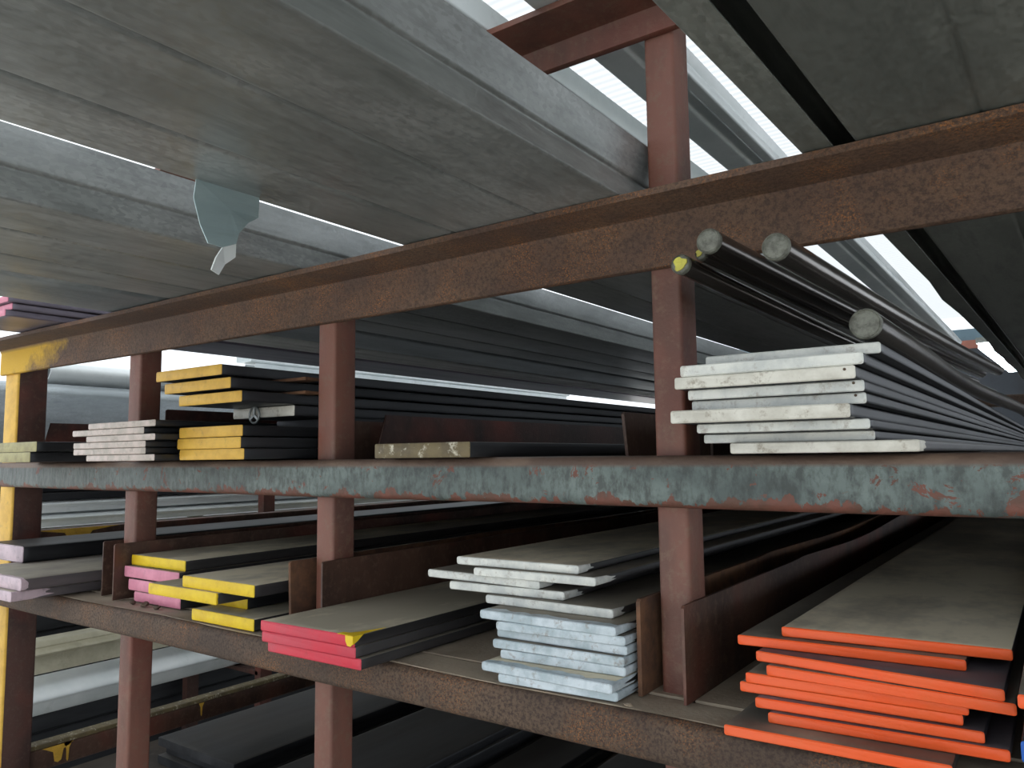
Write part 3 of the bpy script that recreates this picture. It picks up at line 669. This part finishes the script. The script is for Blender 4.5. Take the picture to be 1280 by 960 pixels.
section('coated_purlin', [(-3.45, -.27), (-3.12, -.27), (-3.12, -.252), (-3.2, -.252)], .003, 1.0, 6.2, 'cream', 'cream coated section under the white purlins outside the rack', 'purlin', None, fil=.004, z0=-.27)
section('coated_purlin', [(-3.2, -.66), (-3.15, -.666), (-3.13, -.682), (-3.132, -.686), (-3.10, -.703), (-3.122, -.712), (-3.118, -.775)], .003, 1.0, 6.2, 'cream', 'cream channel outside the rack seen between the two left posts below', 'purlin', None, fil=.006, z0=-.775)
section('coated_purlin', [(-3.19, -.80), (-3.16, -.812), (-3.10, -.848), (-3.085, -.866), (-3.10, -.874), (-3.13, -.93), (-3.25, -.93)], .003, 1.0, 6.2, 'coated', 'bright white rolled section outside the rack at the lower left', 'purlin', None, fil=.03, z0=-.93)
# trestle carrying that stock
tr = bpy.data.objects.new('trestle', None); COL.objects.link(tr); tr.location = (-3.3, 3.0, 0); tag(tr, 'dark steel trestle carrying the coated sections beyond the left end of the rack', 'trestle')
def tb(nm, x0, x1, y0, y1, z0, z1):
    vs, fs = sweep(rrect(x0+3.3, x1+3.3, z0+H, z1+H, .004, 1), [y0-3.0, y1-3.0]); link(nm, vs, fs, 'primer_dark', parent=tr)
for yy in (2.2, 5.2):
    for x in (-3.53, -2.97): tb('leg', x-.02, x+.02, yy, yy+.06, -H, -.062)
    for z in (-.062, -.272, -.777, -.932): tb('bearer', -3.53, -2.97, yy+.0, yy+.06, z-.0185, z-.002)
for z in (-.205, ): pass

for i in range(5):  # added dark stack, a backdrop hiding the sunlit floor in the gaps
    o = box('backdrop_block', -4.5+.04*(i % 2), -3.62+.02*(i % 2), 1.2, 6.3, -H+.002+.21*i, -H+.21*(i+1), 'mill_dk', None, .01)
    tag(o, 'added dark backdrop block outside the rack behind coated sections, %s of five' % ordn(i, 5), 'backdrop block', 'added dark backdrop blocks outside the rack')
# ------------------------------------------------------------------ dark stock on the lowest visible level
DK = [(-2.30, -1.93, 1.35, 3), (-1.76, -1.42, 1.15, 4), (-1.38, -1.20, 1.3, 2), (-1.08, -.80, 1.2, 3), (-.76, -.52, 1.25, 5), (-.36, -.12, 1.2, 3)]
DL = ['left of the corner post', 'left pile behind the corner post', 'right pile behind the corner post', 'left pile in the centre bay', 'right pile in the centre bay', 'right of the near post']
for (x0, x1, y, n), lb in zip(DK, DL):
    for i in range(n):
        flat_bar(x0+.012*(i % 2), x1+.010*((i+1) % 2), y+.02*(i % 2), y+.02*(i % 2), -.9135+.026*(i+1), .0255, 'mill_dk', None,
            'plain dark bar on the bottom level, %s, %s' % (lb, ordn(i, n) if n > 2 else ['lower', 'upper'][i]), 'dark flat bars on the bottom level')

# ------------------------------------------------------------------ debris on the lower beam
def flake(u, v, s, lb, seedk):
    rnd = random.Random(seedk); p = at_z(u, v, -.322); p.y = max(p.y, .926); n = 7
    vs = [(s*(.5+.5*rnd.random())*math.cos(2*math.pi*k/n), s*.7*(.5+.5*rnd.random())*math.sin(2*math.pi*k/n), s*.35*rnd.random()) for k in range(n)]; vs.append((0, 0, s*.25))
    fs = [(k, (k+1) % n, n) for k in range(n)]
    o = link('rust_flake', vs, fs, 'flake', loc=(p.x, p.y, p.z+H)); o.modifiers.new('s', 'SOLIDIFY').thickness = .0008
    tag(o, lb, 'debris')
flake(694, 873, .013, 'pale curled rust flake in front of the white-ended stack', 1)
flake(775, 887, .008, 'small pale rust flake near the foot of the near post', 2)
flake(665, 872, .004, 'tiny pale speck left of the curled rust flake', 3)
def clod(u, v, s, lb, k):
    rnd = random.Random(k); bm = bmesh.new(); bmesh.ops.create_icosphere(bm, subdivisions=2, radius=s)
    for w in bm.verts: w.co *= .7+.5*rnd.random(); w.co.z *= .6
    mz = min(w.co.z for w in bm.verts)
    for w in bm.verts: w.co.z -= mz
    me = bpy.data.meshes.new('dirt_clod'); bm.to_mesh(me); bm.free(); me.materials.append(MT['dirt']); p = at_z(u, v, -.3225)
    o = bpy.data.objects.new('dirt_clod', me); COL.objects.link(o); o.location = (p.x, p.y, p.z+H); tag(o, lb, 'debris', 'dirt clods on the lower shelf')
clod(181, 759, .010, 'brown dirt clod beneath the lowest pink end, middle one', 1); clod(166, 756, .007, 'brown dirt clod furthest left below the pink ends', 2); clod(196, 762, .008, 'brown dirt clod furthest right below the pink ends', 3)

# ------------------------------------------------------------------ hanging lamp far back
A_ = at_y(1228, 432, 11.0); B_ = at_y(1266, 462, 12.6)
mid = (A_+B_)/2; dv = (B_-A_)
lam = bpy.data.objects.new('hanging_lamp', None); COL.objects.link(lam); lam.location = (mid.x, mid.y, mid.z+H); tag(lam, 'bright white strip lamp hanging far back above the rack', 'lamp')
def beam_between(nm, a, b, w, h, mat, par):
    d = (b-a); t = d.normalized(); s = t.cross(Vector((0, 0, 1))).normalized(); u = s.cross(t); P = []
    for q in (a, b):
        for i, j in ((-1, -1), (1, -1), (1, 1), (-1, 1)): P.append(q+s*w*i+u*h*j-mid)
    return link(nm, P, [(0, 1, 2, 3), (4, 5, 6, 7), (0, 1, 5, 4), (1, 2, 6, 5), (2, 3, 7, 6), (3, 0, 4, 7)], mat, parent=par)
beam_between('lamp_tube', A_, B_, .045, .03, 'lamp', lam); beam_between('housing', A_+Vector((0, 0, .07)), B_+Vector((0, 0, .07)), .07, .035, 'galv_dark', lam)
for q in (A_, B_):
    k = link('cord', [], [], 'galv_dark', parent=lam); bpy.data.objects.remove(k)
    z0 = q.z+.15; zt = RZ-.01
    vs = [(q.x-mid.x+dx, q.y-mid.y+dy, zz-mid.z) for zz in (z0, zt) for dx, dy in ((-.004, -.004), (.004, -.004), (.004, .004), (-.004, .004))]
    link('cord', vs, [(0, 1, 5, 4), (1, 2, 6, 5), (2, 3, 7, 6), (3, 0, 4, 7), (0, 1, 2, 3), (4, 5, 6, 7)], 'galv_dark', parent=lam)

# ------------------------------------------------------------------ light
W = bpy.data.worlds.new('world'); S.world = W; W.use_nodes = True
bg = W.node_tree.nodes['Background']; bg.inputs[0].default_value = (.86, .93, 1.0, 1); bg.inputs[1].default_value = 1.0
sl = bpy.data.lights.new('sun', 'SUN'); sl.energy = 6.5; sl.angle = math.radians(1.0); sl.color = (1, .98, .95)
so = bpy.data.objects.new('sun', sl); COL.objects.link(so); so.rotation_euler = (math.radians(22), math.radians(-12), 0); so.location = (0, -5, 12)
S.view_settings.view_transform = 'Standard'; S.view_settings.look = 'None'; S.view_settings.gamma = 1; S.view_settings.exposure = .82
S.view_settings.use_curve_mapping = False
S.cycles.max_bounces = 8; S.cycles.diffuse_bounces = 5; S.cycles.glossy_bounces = 4; S.cycles.caustics_reflective = False

for _o in S.objects:
    if _o.get('label') and len(_o['label'].split()) > 16: print('LONG', _o.name, len(_o['label'].split()), _o['label'])
